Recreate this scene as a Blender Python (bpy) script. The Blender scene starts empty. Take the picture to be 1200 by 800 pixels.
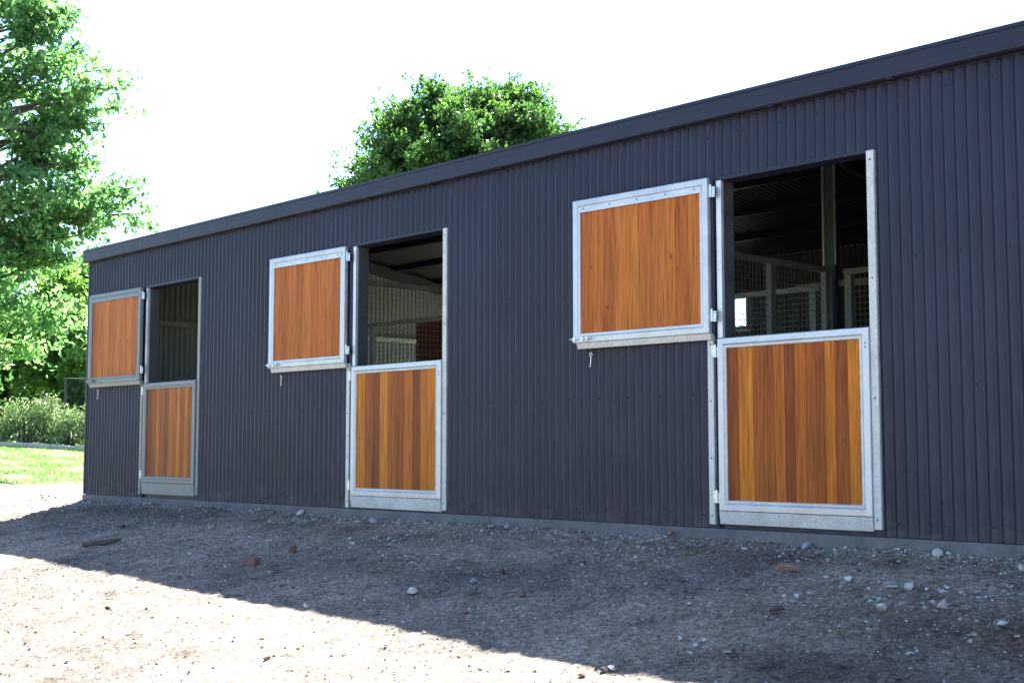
import bpy, math, random
import numpy as np
from mathutils import Vector, noise
R_ = random.Random(7)
D = bpy.data
scn = bpy.context.scene
col = scn.collection

# ------------------------------------------------------------------ helpers
class MB:
    """collects faces for one mesh object"""
    def __init__(s): s.v = []; s.f = []; s.m = []; s.t = []
    def quad(s, a, b, c, d, m=0, t=0.):
        n = len(s.v); s.v += [a, b, c, d]; s.f.append((n, n+1, n+2, n+3)); s.m.append(m); s.t.append(t)
    def box(s, x0, x1, y0, y1, z0, z1, m=0, t=0., fn=None):
        p = [(x, y, z) for x in (x0, x1) for y in (y0, y1) for z in (z0, z1)]
        if fn: p = [fn(q) for q in p]
        n = len(s.v); s.v += p
        for f in ((0,1,3,2), (4,6,7,5), (0,4,5,1), (2,3,7,6), (0,2,6,4), (1,5,7,3)):
            s.f.append(tuple(n+i for i in f)); s.m.append(m); s.t.append(t)
    def tube(s, pts, rad, seg=8, m=0, t=0., cap=True):
        pts = [Vector(p) for p in pts]; n0 = len(s.v); k = len(pts)
        if not hasattr(rad, '__len__'): rad = [rad]*k
        ref = None
        for i, p in enumerate(pts):
            d = (pts[min(i+1, k-1)] - pts[max(i-1, 0)]).normalized()
            if ref is None:
                ref = d.orthogonal().normalized()
            u = (ref - d*ref.dot(d)).normalized(); ref = u; w = d.cross(u)
            for j in range(seg):
                a = 2*math.pi*j/seg
                s.v.append(tuple(p + (u*math.cos(a) + w*math.sin(a))*rad[i]))
        for i in range(k-1):
            for j in range(seg):
                a = n0+i*seg+j; b = n0+i*seg+(j+1) % seg
                s.f.append((a, b, b+seg, a+seg)); s.m.append(m); s.t.append(t)
        if cap:
            s.f.append(tuple(n0+j for j in range(seg))[::-1]); s.m.append(m); s.t.append(t)
            s.f.append(tuple(n0+(k-1)*seg+j for j in range(seg))); s.m.append(m); s.t.append(t)
    def build(s, name, mats, parent=None, smooth=False, bevel=0):
        me = D.meshes.new(name); me.from_pydata(s.v, [], s.f)
        if not isinstance(mats, (list, tuple)): mats = [mats]
        for m in mats: me.materials.append(m)
        me.polygons.foreach_set('material_index', s.m)
        at = me.attributes.new('tint', 'FLOAT', 'FACE'); at.data.foreach_set('value', s.t)
        if smooth: me.polygons.foreach_set('use_smooth', [True]*len(s.f))
        me.update()
        o = D.objects.new(name, me); col.objects.link(o)
        if parent: o.parent = parent
        if bevel:
            b = o.modifiers.new('bevel', 'BEVEL'); b.width = bevel; b.segments = 2; b.limit_method = 'ANGLE'
        return o

def np_mesh(name, verts, faces, mats, parent=None, tint=None, smooth=False, vattr=None):
    me = D.meshes.new(name); nv = len(verts); nf, k = faces.shape
    me.vertices.add(nv); me.vertices.foreach_set('co', np.ascontiguousarray(verts, dtype=np.float32).ravel())
    me.loops.add(nf*k); me.loops.foreach_set('vertex_index', np.ascontiguousarray(faces, dtype=np.int32).ravel())
    me.polygons.add(nf); me.polygons.foreach_set('loop_start', np.arange(0, nf*k, k, dtype=np.int32))
    me.polygons.foreach_set('use_smooth', np.full(nf, smooth))
    if not isinstance(mats, (list, tuple)): mats = [mats]
    for m in mats: me.materials.append(m)
    if tint is not None:
        at = me.attributes.new('tint', 'FLOAT', 'FACE'); at.data.foreach_set('value', np.asarray(tint, dtype=np.float32))
    if vattr is not None:
        for nm, val in vattr.items():
            at = me.attributes.new(nm, 'FLOAT', 'POINT'); at.data.foreach_set('value', np.asarray(val, dtype=np.float32))
    me.update(calc_edges=True)
    o = D.objects.new(name, me); col.objects.link(o)
    if parent: o.parent = parent
    return o

def tag(o, label=None, cat=None, group=None, kind=None):
    if label: o['label'] = label
    if cat: o['category'] = cat
    if group: o['group'] = group
    if kind: o['kind'] = kind
    return o
def empty(name, loc=(0, 0, 0)):
    o = D.objects.new(name, None); col.objects.link(o); o.location = loc; o.empty_display_size = .3
    return o

# ------------------------------------------------------------------ materials
def mat(name):
    m = D.materials.new(name); m.use_nodes = True
    nt = m.node_tree; b = nt.nodes['Principled BSDF']
    return m, nt, b
def N(nt, typ, **kw):
    n = nt.nodes.new(typ)
    for k, v in kw.items():
        if k in n.inputs.keys() if hasattr(n.inputs, 'keys') else False: n.inputs[k].default_value = v
        else: setattr(n, k, v)
    return n
def coords(nt, scale=(1, 1, 1), out='Object'):
    t = nt.nodes.new('ShaderNodeTexCoord'); mp = nt.nodes.new('ShaderNodeMapping')
    mp.inputs['Scale'].default_value = scale; nt.links.new(t.outputs[out], mp.inputs['Vector']); return mp.outputs[0]
def tex(nt, vec, scale, detail=6, rough=.6, typ='ShaderNodeTexNoise', out=0):
    n = nt.nodes.new(typ); n.inputs['Scale'].default_value = scale
    if typ == 'ShaderNodeTexNoise': n.inputs['Detail'].default_value = detail; n.inputs['Roughness'].default_value = rough
    nt.links.new(vec, n.inputs['Vector']); return n.outputs[out]
def ramp(nt, fac, stops):
    r = nt.nodes.new('ShaderNodeValToRGB'); e = r.color_ramp.elements
    while len(e) < len(stops): e.new(.5)
    for el, (p, c) in zip(e, stops):
        el.position = p; el.color = (c[0], c[1], c[2], 1) if hasattr(c, '__len__') else (c, c, c, 1)
    nt.links.new(fac, r.inputs[0]); return r.outputs[0]
def mix(nt, fac, a, b, mode='MIX'):
    n = nt.nodes.new('ShaderNodeMix'); n.data_type = 'RGBA'; n.blend_type = mode
    for sock, v in ((n.inputs[0], fac), (n.inputs[6], a), (n.inputs[7], b)):
        if isinstance(v, bpy.types.NodeSocket): nt.links.new(v, sock)
        elif hasattr(v, '__len__'): sock.default_value = (v[0], v[1], v[2], 1)
        else: sock.default_value = v
    return n.outputs[2]
def bump(nt, b, h, strength=.3, dist=.01):
    n = nt.nodes.new('ShaderNodeBump'); n.inputs['Strength'].default_value = strength; n.inputs['Distance'].default_value = dist
    nt.links.new(h, n.inputs['Height']); nt.links.new(n.outputs[0], b.inputs['Normal'])
def attr(nt, name):
    n = nt.nodes.new('ShaderNodeAttribute'); n.attribute_name = name; return n.outputs['Fac']

def steel_paint(name, c, rough=.42, back=None):
    m, nt, b = mat(name)
    v = coords(nt); n1 = tex(nt, v, 1.3, 5); n2 = tex(nt, coords(nt, (9, 9, 1.2)), 3, 6)
    c2 = [x*1.22 for x in c]; c1 = [x*.84 for x in c]
    base = ramp(nt, n1, [(.3, c1), (.7, c2)])
    dust = ramp(nt, n2, [(.5, 0), (.85, .035)])
    base = mix(nt, dust, base, (.16, .15, .14))
    sep = nt.nodes.new('ShaderNodeSeparateXYZ'); nt.links.new(coords(nt), sep.inputs[0])
    mud = mix(nt, 1., ramp(nt, sep.outputs[2], [(0., .30), (.22, 0)]), ramp(nt, tex(nt, coords(nt, (1, 1, 2)), 5, 8, .7), [(.42, 0), (.62, 1)]), 'MULTIPLY')
    base = mix(nt, mud, base, (.15, .12, .10))
    base = mix(nt, 1., base, ramp(nt, attr(nt, 'tint'), [(0, .90), (1, 1.12)]), 'MULTIPLY')
    if back:
        g = nt.nodes.new('ShaderNodeNewGeometry'); base = mix(nt, g.outputs['Backfacing'], base, back)
    nt.links.new(base, b.inputs['Base Color'])
    nt.links.new(ramp(nt, n2, [(.3, rough-.06), (.8, rough+.16)]), b.inputs['Roughness'])
    b.inputs['Specular IOR Level'].default_value = .3
    return m
M_clad = steel_paint('dark_painted_steel', (.0160, .0165, .0345), .36, back=(.07, .078, .074))
M_end = steel_paint('end_wall_steel_lit_back', (.0160, .0165, .0345), .36, back=(.30, .34, .31))  # same steel as the cladding, back painted paler so the inside looks lit
M_trim = steel_paint('dark_painted_trim', (.0175, .0183, .039), .42)
M_roof = steel_paint('dark_painted_roofing', (.038, .038, .043), .42, back=(.035, .038, .036))

def galv(name, c, metal=.55, rough=.42, spangle=.25):
    m, nt, b = mat(name)
    v = coords(nt)
    vo = tex(nt, v, 95, typ='ShaderNodeTexVoronoi', out='Color')
    bw = nt.nodes.new('ShaderNodeRGBToBW'); nt.links.new(vo, bw.inputs[0])
    sp = ramp(nt, bw.outputs[0], [(.2, 1-spangle), (.8, 1+spangle*.3)])
    n = tex(nt, v, 7, 6)
    st = ramp(nt, n, [(.35, .78), (.65, 1.)])
    nt.links.new(mix(nt, 1., mix(nt, 1., c, sp, 'MULTIPLY'), st, 'MULTIPLY'), b.inputs['Base Color'])
    b.inputs['Metallic'].default_value = metal
    nt.links.new(ramp(nt, n, [(.3, rough-.08), (.7, rough+.15)]), b.inputs['Roughness'])
    return m
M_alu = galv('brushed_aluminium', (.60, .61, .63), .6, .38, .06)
M_alu_grey = galv('dark_grey_aluminium', (.22, .235, .245), .6, .42, .1)  # darker grey aluminium for the far door
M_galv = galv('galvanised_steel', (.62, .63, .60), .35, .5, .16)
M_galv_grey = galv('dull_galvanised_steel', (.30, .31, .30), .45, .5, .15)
M_galv_in = galv('galvanised_frame_steel', (.60, .63, .62), .35, .45, .25)
M_jamb = galv('dark_frame_steel', (.12, .13, .135), .5, .5, .3)  # darker frame steel for jamb posts and rafters
M_bright = galv('bright_zinc_jamb', (.78, .80, .82), .5, .35, .08)
M_col = galv('blue_grey_steel', (.20, .24, .28), .5, .45, .2)
M_zinc = galv('zinc_plated', (.70, .72, .74), .8, .28, .05)
m, nt, b = mat('dark_screw'); b.inputs['Base Color'].default_value = (.02, .02, .022, 1); b.inputs['Roughness'].default_value = .5; M_screw = m

def wood(name, cols):
    m, nt, b = mat(name)
    v = coords(nt)
    t = attr(nt, 'tint')
    # offset the grain of every board by its own tint
    cmb = nt.nodes.new('ShaderNodeCombineXYZ'); mu = nt.nodes.new('ShaderNodeMath'); mu.operation = 'MULTIPLY'; mu.inputs[1].default_value = 37.
    nt.links.new(t, mu.inputs[0]); nt.links.new(mu.outputs[0], cmb.inputs[0]); nt.links.new(mu.outputs[0], cmb.inputs[2])
    ad = nt.nodes.new('ShaderNodeVectorMath'); ad.operation = 'ADD'; nt.links.new(v, ad.inputs[0]); nt.links.new(cmb.outputs[0], ad.inputs[1])
    mp = nt.nodes.new('ShaderNodeMapping'); mp.inputs['Scale'].default_value = (30, 30, .75); nt.links.new(ad.outputs[0], mp.inputs[0])
    g = nt.nodes.new('ShaderNodeTexNoise'); g.inputs['Scale'].default_value = 2.2; g.inputs['Detail'].default_value = 9; g.inputs['Roughness'].default_value = .62; g.inputs['Distortion'].default_value = .9
    nt.links.new(mp.outputs[0], g.inputs['Vector'])
    mp2 = nt.nodes.new('ShaderNodeMapping'); mp2.inputs['Scale'].default_value = (150, 150, 4); nt.links.new(ad.outputs[0], mp2.inputs[0])
    f = tex(nt, mp2.outputs[0], 1., 3)
    mp3 = nt.nodes.new('ShaderNodeMapping'); mp3.inputs['Scale'].default_value = (9, 9, .35); nt.links.new(ad.outputs[0], mp3.inputs[0])
    w = nt.nodes.new('ShaderNodeTexWave'); w.wave_type = 'RINGS'; w.rings_direction = 'Z'; w.inputs['Scale'].default_value = 3.2; w.inputs['Distortion'].default_value = 2.5; w.inputs['Detail'].default_value = 3; w.inputs['Detail Scale'].default_value = 1.2
    nt.links.new(mp3.outputs[0], w.inputs['Vector'])
    board = ramp(nt, t, cols)
    c = mix(nt, 1., board, ramp(nt, g.outputs[0], [(.30, (.38, .28, .22)), (.47, (.92, .90, .88)), (.72, (1.3, 1.32, 1.35))]), 'MULTIPLY')
    c = mix(nt, .38, c, ramp(nt, w.outputs[0], [(.0, (.55, .47, .40)), (.35, 1.), (1., 1.12)]), 'MULTIPLY')
    c = mix(nt, .55, c, ramp(nt, f, [(.35, .5), (.6, 1.12)]), 'MULTIPLY')
    # knots
    kv = nt.nodes.new('ShaderNodeMapping'); kv.inputs['Scale'].default_value = (5, 5, 2.2); nt.links.new(ad.outputs[0], kv.inputs[0])
    k = tex(nt, kv.outputs[0], 1.2, typ='ShaderNodeTexVoronoi', out='Distance')
    c = mix(nt, ramp(nt, k, [(.03, .8), (.075, 0)]), c, (.05, .018, .006))
    nt.links.new(c, b.inputs['Base Color'])
    b.inputs['Roughness'].default_value = .5; b.inputs['Specular IOR Level'].default_value = .2
    bump(nt, b, f, .15, .002)
    return m
AM, OR, MI, BR, DK = (.58, .215, .012), (.50, .160, .010), (.385, .108, .009), (.26, .066, .008), (.15, .036, .006)
M_wood_low = wood('mixed_timber_boards', [(0., DK), (.25, BR), (.5, MI), (.75, OR), (1., AM)])
M_wood_up = wood('warm_timber_boards', [(0., (.32, .085, .012)), (.5, (.43, .130, .018)), (1., (.53, .18, .024))])

def ground_mat():
    m, nt, b = mat('dirt_gravel_and_lawn')
    v = coords(nt)
    n_big = tex(nt, v, .45, 5); n_mid = tex(nt, v, 3.1, 8, .68); n_fine = tex(nt, v, 38, 8, .75); n_f2 = tex(nt, v, 150, 3)
    dirt = ramp(nt, n_mid, [(.30, (.13, .105, .09)), (.43, (.28, .235, .19)), (.75, (.40, .34, .28))])
    dirt = mix(nt, ramp(nt, n_fine, [(.36, .85), (.53, 0)]), dirt, (.06, .05, .042))
    dirt = mix(nt, ramp(nt, n_fine, [(.57, 0), (.68, .75)]), dirt, (.48, .44, .39))
    dirt = mix(nt, 1., dirt, ramp(nt, n_big, [(.36, (.66, .64, .66)), (.56, (1.22, 1.14, 1.04))]), 'MULTIPLY')
    damp = attr(nt, 'damp')
    dirt = mix(nt, damp, dirt, mix(nt, 1., dirt, (.42, .38, .36), 'MULTIPLY'))
    vo = tex(nt, v, 42, typ='ShaderNodeTexVoronoi', out='Color')
    bw = nt.nodes.new('ShaderNodeRGBToBW'); nt.links.new(vo, bw.inputs[0])
    dirt = mix(nt, .42, dirt, ramp(nt, bw.outputs[0], [(.2, .42), (.5, .95), (.85, 1.7)]), 'MULTIPLY')
    gn = tex(nt, coords(nt, (1, 2.4, 1)), .9, 6, .65)
    grass = ramp(nt, gn, [(.35, (.075, .15, .03)), (.5, (.17, .25, .07)), (.68, (.40, .38, .20))])
    grass = mix(nt, .6, grass, ramp(nt, n_fine, [(.3, .5), (.65, 1.3)]), 'MULTIPLY')
    lawn = attr(nt, 'lawn')
    ad = nt.nodes.new('ShaderNodeMath'); ad.operation = 'ADD'; nt.links.new(lawn, ad.inputs[0])
    sb = nt.nodes.new('ShaderNodeMath'); sb.operation = 'MULTIPLY_ADD'; sb.inputs[1].default_value = 1.1; sb.inputs[2].default_value = -.55
    nt.links.new(n_mid, sb.inputs[0]); nt.links.new(sb.outputs[0], ad.inputs[1])
    lm = ramp(nt, ad.outputs[0], [(.38, 0), (.62, 1)])
    nt.links.new(mix(nt, lm, dirt, grass), b.inputs['Base Color'])
    b.inputs['Roughness'].default_value = .95; b.inputs['Specular IOR Level'].default_value = .15
    h = nt.nodes.new('ShaderNodeMath'); h.operation = 'ADD'; nt.links.new(n_fine, h.inputs[0]); nt.links.new(bw.outputs[0], h.inputs[1])
    bump(nt, b, h.outputs[0], .9, .022)
    return m
M_ground = ground_mat()

def stone_mat(name, stops, sc=14):
    m, nt, b = mat(name)
    t = attr(nt, 'tint'); v = coords(nt)
    c = ramp(nt, t, stops)
    n = tex(nt, v, sc, 7, .7)
    c = mix(nt, .8, c, ramp(nt, n, [(.3, .55), (.5, 1.), (.72, 1.35)]), 'MULTIPLY')
    nt.links.new(c, b.inputs['Base Color']); b.inputs['Roughness'].default_value = .9; b.inputs['Specular IOR Level'].default_value = .2
    bump(nt, b, n, .6, .008)
    return m
M_gravel = stone_mat('gravel_stone', [(0, (.09, .07, .06)), (.3, (.22, .18, .15)), (.6, (.34, .30, .27)), (.85, (.40, .38, .36)), (1, (.52, .5, .48))])
M_pale = stone_mat('pale_quartz', [(0, (.38, .36, .33)), (1, (.58, .55, .51))])
M_bluestone = stone_mat('blue_grey_stone', [(0, (.22, .25, .30)), (1, (.33, .37, .43))])
M_darkrock = stone_mat('dark_clod', [(0, (.075, .055, .045)), (1, (.14, .10, .08))])
M_brownrock = stone_mat('brown_rock', [(0, (.20, .13, .09)), (1, (.30, .21, .15))])
M_brick = stone_mat('brick_fragment', [(0, (.20, .10, .075)), (1, (.25, .13, .09))])
M_rust = stone_mat('rusty_scrap', [(0, (.10, .05, .033)), (1, (.16, .075, .045))])
M_bark = stone_mat('bark', [(0, (.11, .085, .065)), (1, (.17, .13, .10))], 22)
M_edge = stone_mat('pale_edging_stone', [(0, (.34, .31, .27)), (1, (.60, .57, .52))])

m, nt, b = mat('concrete_slab')
v = coords(nt); n1 = tex(nt, v, 4, 8, .7); n2 = tex(nt, v, 60, 4)
c = ramp(nt, n1, [(.3, (.085, .085, .085)), (.7, (.17, .17, .165))])
nt.links.new(mix(nt, .5, c, ramp(nt, n2, [(.3, .7), (.7, 1.2)]), 'MULTIPLY'), b.inputs['Base Color']); b.inputs['Roughness'].default_value = .9
bump(nt, b, n1, .5, .01); M_conc = m

def leaf_mat(name, stops, trans=.5):
    m, nt, b = mat(name)
    t = attr(nt, 'tint'); c = ramp(nt, t, stops)
    nt.links.new(c, b.inputs['Base Color']); b.inputs['Roughness'].default_value = .36; b.inputs['Specular IOR Level'].default_value = .6
    tr = nt.nodes.new('ShaderNodeBsdfTranslucent')
    nt.links.new(mix(nt, 1., c, (1.5, 1.65, 1.05), 'MULTIPLY'), tr.inputs[0])
    mx = nt.nodes.new('ShaderNodeMixShader'); mx.inputs[0].default_value = trans
    nt.links.new(b.outputs[0], mx.inputs[1]); nt.links.new(tr.outputs[0], mx.inputs[2])
    nt.links.new(mx.outputs[0], nt.nodes['Material Output'].inputs[0])
    return m
M_leaf = leaf_mat('leaf_fresh_green', [(0, (.030, .085, .034)), (.5, (.13, .24, .10)), (1, (.26, .38, .17))], .62)
M_leaf_dk = leaf_mat('leaf_mid_green', [(0, (.024, .062, .020)), (.5, (.06, .125, .03)), (1, (.15, .25, .06))], .5)
M_leaf_yl = leaf_mat('leaf_yellow_green', [(0, (.05, .11, .022)), (.5, (.11, .20, .045)), (1, (.20, .30, .07))], .58)
M_leaf_pale = leaf_mat('leaf_variegated', [(0, (.045, .085, .03)), (.45, (.13, .21, .07)), (.65, (.27, .33, .16)), (1, (.48, .50, .34))], .25)
M_grass = leaf_mat('grass_blade', [(0, (.05, .12, .02)), (.6, (.12, .21, .04)), (1, (.34, .32, .15))], .3)

# ------------------------------------------------------------------ ground
def sstep(a, b, x):
    t = np.clip((x-a)/(b-a), 0, 1); return t*t*(3-2*t)
def base_h(x, y):
    x = np.asarray(x, float); y = np.asarray(y, float)
    bx = np.interp(x, [-60, -30, -25, -19.5, -18.5, -14, -9.2, -5, 60], [1.1, .9, .82, .67, .62, .25, -.02, -.095, -.095])
    sl = np.interp(x, [-12, -5, -3.6, 6.5, 11], [.03, .115, .12, .178, .175])
    yy = np.minimum(-y, 0*y+30); yy = np.maximum(yy, 0)
    prof = np.where(yy < 4.3, yy, 4.3 + 1.6*(1-np.exp(-np.maximum(yy-4.3, 0)/1.6)))
    return bx - sl*prof
def inside(x, y):
    return (x > -4.98) & (x < 11.93) & (y > .06) & (y < 6.33)
def gh(x, y):
    """ground height with bumps (scalars)"""
    z = float(base_h(x, y)); v = Vector((x, y, 3.1))
    k = 1. if y < -.15 else max(.3, min(1., -y/.15))
    if x < -7: k *= .8
    z += k*(.014*noise.noise(v*.8) + .012*noise.noise(v*2.3) + .013*noise.noise(v*6.1))
    n5 = noise.noise(v*14.3); n6 = noise.noise(v*31.)
    rough = .5+.5*noise.noise(v*.9+Vector((9, 4, 0)))
    z += k*(.016*n5*rough*1.9 + .010*n6*(.4+rough*1.2))
    if -.4 < y <= 0: z += .022*(1+y/.4)*(1+1.3*noise.noise(Vector((x*1.7, 3., 1.))))
    if -1.1 < y < 0: z += .015*max(0, noise.noise(v*9.))*1.2
    return z
dense_x = np.arange(-6.2, 9.2, .04); dense_y = np.arange(-4.9, .081, .035)
xs = np.concatenate([[-400, -250, -150, -100, -70, -50, -42], np.arange(-38, -20, .8), np.arange(-20, -6.2, .16), dense_x, np.arange(9.3, 14, .25), np.arange(14.5, 30, 1.5), [35, 45, 60, 90, 150, 250, 400]])
ys = np.concatenate([[-400, -250, -150, -90, -60, -40, -30], np.arange(-26, -12, 1.), np.arange(-12, -5, .16), dense_y, np.arange(.2, 9, .2), np.arange(9.5, 24, .7), [26, 30, 36, 45, 60, 90, 150, 250, 400]])
nx, ny = len(xs), len(ys)
GX, GY = np.meshgrid(xs, ys)
V = np.zeros((ny*nx, 3)); V[:, 0] = GX.ravel(); V[:, 1] = GY.ravel()
zb = base_h(V[:, 0], V[:, 1]); ins = inside(V[:, 0], V[:, 1])
for i in range(len(V)):
    x, y = V[i, 0], V[i, 1]
    V[i, 2] = -.45 if ins[i] else (gh(x, y) if (-40 < x < 16 and -14 < y < 14) else zb[i])
I = np.arange(ny*nx).reshape(ny, nx)
F = np.stack([I[:-1, :-1].ravel(), I[:-1, 1:].ravel(), I[1:, 1:].ravel(), I[1:, :-1].ravel()], 1)
lawn = sstep(-7.6, -11.5, V[:, 0])*1.0 + sstep(9, 16, V[:, 1])*.9
lawn = np.clip(lawn, 0, 1)
blobs = [(7.6, -1.35, 1.5, .5, .95), (8.4, -.8, 1.4, .45, .7), (1.0, -.45, 1.7, .22, .5), (-2.6, -.4, 1.6, .3, .6), (3.0, -1.35, 1.6, .35, .5), (5.2, -.3, 3.4, .16, .45), (-4., -.9, .8, .5, .4), (6.9, -2.1, .9, .35, .8)]
damp = np.zeros(len(V))
for bx_, by_, rx, ry, a in blobs:
    damp = np.maximum(damp, a*np.exp(-((V[:, 0]-bx_)/rx)**2-((V[:, 1]-by_)/ry)**2))
ground = np_mesh('ground', V, F, M_ground, smooth=True, vattr={'lawn': lawn, 'damp': damp})
tag(ground, kind='structure')

# ------------------------------------------------------------------ stable shed
XL, XR, YB = -5.05, 12.0, 6.4
ZT = 2.90
shed = empty('stable_shed', ((XL+XR)/2, 0, 0)); shed.location = (0, 0, 0)
tag(shed, 'long dark corrugated steel horse stable with three split timber doors', 'stable')
doors = [dict(L=-3.56, W=1.175, zt=1.297, zb=.165, zk=.038, uR=-3.60, uW=1.225, uz=2.415, ub=1.335, zo=2.405),
         dict(L=.456, W=1.287, zt=1.307, zb=.117, zk=.011, uR=.385, uW=1.215, uz=2.44, ub=1.345, zo=2.435),
         dict(L=4.718, W=1.190, zt=1.306, zb=.120, zk=.030, uR=4.672, uW=1.27, uz=2.44, ub=1.345, zo=2.42)]
P = .076
def corr(x, amp=.024):
    # corrugated profile, crests broad and valleys narrower
    c = .5+.5*math.cos(2*math.pi*x/P)
    return -amp*(c**.57)
# front cladding (one sheet with door openings) and its screws
mb = MB(); step = P/10; x = XL
holes = [(d['L']-.01, d['L']+d['W']+.004, d['zo']) for d in doors]
edges = sorted(set([round(XL+i*step, 5) for i in range(int((XR-XL)/step)+1)] + [round(h[0], 5) for h in holes] + [round(h[1], 5) for h in holes] + [XR]))
vid = {}
def vv(x, z):
    k = (round(x, 5), round(z, 4))
    if k not in vid: vid[k] = len(mb.v); mb.v.append((x, corr(x)-.004, z))
    return vid[k]
for a, b_ in zip(edges[:-1], edges[1:]):
    if b_-a < 1e-4: continue
    xm = (a+b_)/2; z0 = 0.
    for h in holes:
        if h[0] < xm < h[1]: z0 = h[2]
    mb.f.append((vv(a, z0), vv(b_, z0), vv(b_, ZT), vv(a, ZT))); mb.m.append(0); mb.t.append(((int((xm+6)/.762)*37) % 11)/11.)
def hexscrew(mb, x, y, z, r=.0065, h=.006, m=0, seg=6, wash=True):
    mb.tube([(x, y, z), (x, y-h, z)], r*.85, seg, m)
    if wash: mb.tube([(x, y+.0005, z), (x, y-.0015, z)], r*1.25, 10, m)
for row, z in enumerate((.09, .92, 1.72, 2.74)):
    i = 0
    for k in range(int(XL/P)+1, int(XR/P)):
        x = k*P
        if (k+row) % 4: continue
        if any(h[0]-.06 < x < h[1]+.06 and z < h[2]+.02 for h in holes): continue
        if row in (2, 1) and any(d['uR']-d['uW']-.02 < x < d['L'] for d in doors) and z > 1.3: continue
        hexscrew(mb, x, -.0275, z + R_.uniform(-.008, .008), m=1)
clad = mb.build('front_wall', [M_clad, M_screw], shed, smooth=True)

# end walls
def end_wall(x0, s):
    mb = MB(); n = int(YB/(P/8))
    for i in range(n+1):
        y = YB*i/n
        zt = (3.0+ (min(y, YB-y))*.155) - .03
        xx = x0 - s*.5*.016*(1+math.cos(2*math.pi*y/P))
        mb.v += [(xx, y, -.02), (xx, y, zt)]
    for i in range(n):
        a = 2*i
        f = (a, a+2, a+3, a+1)
        mb.f.append(f if s < 0 else f[::-1]); mb.m.append(0); mb.t.append(0)
    return mb.build('end_wall', M_end, shed, smooth=True)
end_wall(XL+.002, 1); end_wall(XR-.002, -1)
# rear wall with an unseen doorway added to light the end wall, and a small vent opening
mb = MB()
def rear(x0, x1, z0, z1):
    n = max(2, int((x1-x0)/(P/6)))
    b0 = len(mb.v)
    for i in range(n+1):
        xx = x0+(x1-x0)*i/n; yy = YB + .008*math.cos(2*math.pi*xx/P)
        mb.v += [(xx, yy, z0), (xx, yy, z1)]
    for i in range(n):
        a = b0+2*i; mb.f.append((a+2, a, a+1, a+3)); mb.m.append(0); mb.t.append(0)
ZR = 2.985
rear(XL, -4.4, -.02, ZR); rear(-4.4, -1.7, 2.3, ZR); rear(-1.7, -.22, -.02, ZR)
rear(-.22, .22, -.02, 2.10); rear(-.22, .22, 2.50, ZR); rear(.22, XR, -.02, ZR)
mb.build('rear_wall', M_clad, shed, smooth=True)
mb = MB()
for z in (2.10, 2.50): mb.box(-.25, .25, YB-.05, YB-.02, z-.02, z+.02)
for x in (-.24, .24): mb.box(x-.02, x+.02, YB-.052, YB-.018, 2.07, 2.53)
mb.build('vent_frame', M_galv_in, shed)

# roof : two corrugated slopes
mb = MB()
def zroof(y): return 2.968 + .155*(y+.09 if y < 3.2 else (6.49-y))
def slope(y0, y1):
    x0, x1 = XL-.03, XR+.03; n = int((x1-x0)/(P/8)); b0 = len(mb.v)
    for i in range(n+1):
        xx = x0+(x1-x0)*i/n; dz = .008*math.cos(2*math.pi*xx/P)
        mb.v += [(xx, y0, zroof(y0)+dz), (xx, y1, zroof(y1)+dz)]
    for i in range(n):
        a = b0+2*i; mb.f.append((a, a+2, a+3, a+1)); mb.m.append(0); mb.t.append(0)
zr0 = zroof(3.2)
slope(-.075, 3.199); slope(3.201, 6.52)
roof = mb.build('roof', M_roof, shed, smooth=True)
mb = MB()
mb.box(XL-.04, XR+.04, 3.02, 3.2, zr0-.01, zr0+.012, fn=lambda p: (p[0], p[1], p[2]+.155*(p[1]-3.2)+.012))
mb.box(XL-.04, XR+.04, 3.2, 3.38, zr0-.01, zr0+.012, fn=lambda p: (p[0], p[1], p[2]-.155*(p[1]-3.2)+.012))
mb.build('ridge_cap', M_trim, shed)

# fascia / square gutter: extruded section with end cap
def extrude_x(prof, x0, x1, closed=True):
    mb = MB(); n = len(prof)
    for xx in (x0, x1):
        for (y, z) in prof: mb.v.append((xx, y, z))
    for i in range(n):
        j = (i+1) % n; mb.f.append((i, j, n+j, n+i)); mb.m.append(0); mb.t.append(0)
    mb.f.append(tuple(range(n))[::-1]); mb.m.append(0); mb.t.append(0)
    mb.f.append(tuple(range(n, 2*n))); mb.m.append(0); mb.t.append(0)
    return mb
prof = [(-.012, 2.848), (-.095, 2.848), (-.104, 2.856), (-.106, 2.868), (-.103, 2.872), (-.103, 2.926), (-.1055, 2.930), (-.1055, 2.972), (-.112, 2.976), (-.112, 3.000), (-.094, 3.002), (-.092, 2.99), (-.012, 2.99)]
gut = extrude_x(prof, XL-.035, XR+.035).build('gutter_fascia', M_trim, shed)
mb = MB()     # thin return lip under the fascia with little bracket clips
mb.box(XL-.004, XR, -.0315, -.0285, 2.838, 2.847)
for k in range(int((XR-XL)/.9)):
    xx = XL+.35+k*.9
    mb.box(xx, xx+.045, -.098, -.03, 2.8425, 2.8475)
mb.build('soffit_flashing', M_trim, shed)
for s in (XL-.036, XR+.0275):
    mb = MB()     # barge flashings on the gable ends
    mb.box(s, s+.008, -.08, 3.2, 2.86, 3.01, fn=lambda p: (p[0], p[1], p[2]+.155*max(0, p[1])+ .012))
    mb.box(s, s+.008, 3.2, 6.5, 2.86, 3.01, fn=lambda p: (p[0], p[1], p[2]+.155*(6.4-p[1])+.012))
    mb.build('barge_flashing', M_trim, shed)
mb = MB()     # corner flashing
mb.box(XL-.024, XL-.018, -.032, .06, -.0, 2.85); mb.box(XL-.018, XL+.012, -.032, -.029, 0, 2.85)
mb.build('corner_flashing', M_trim, shed)
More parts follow.
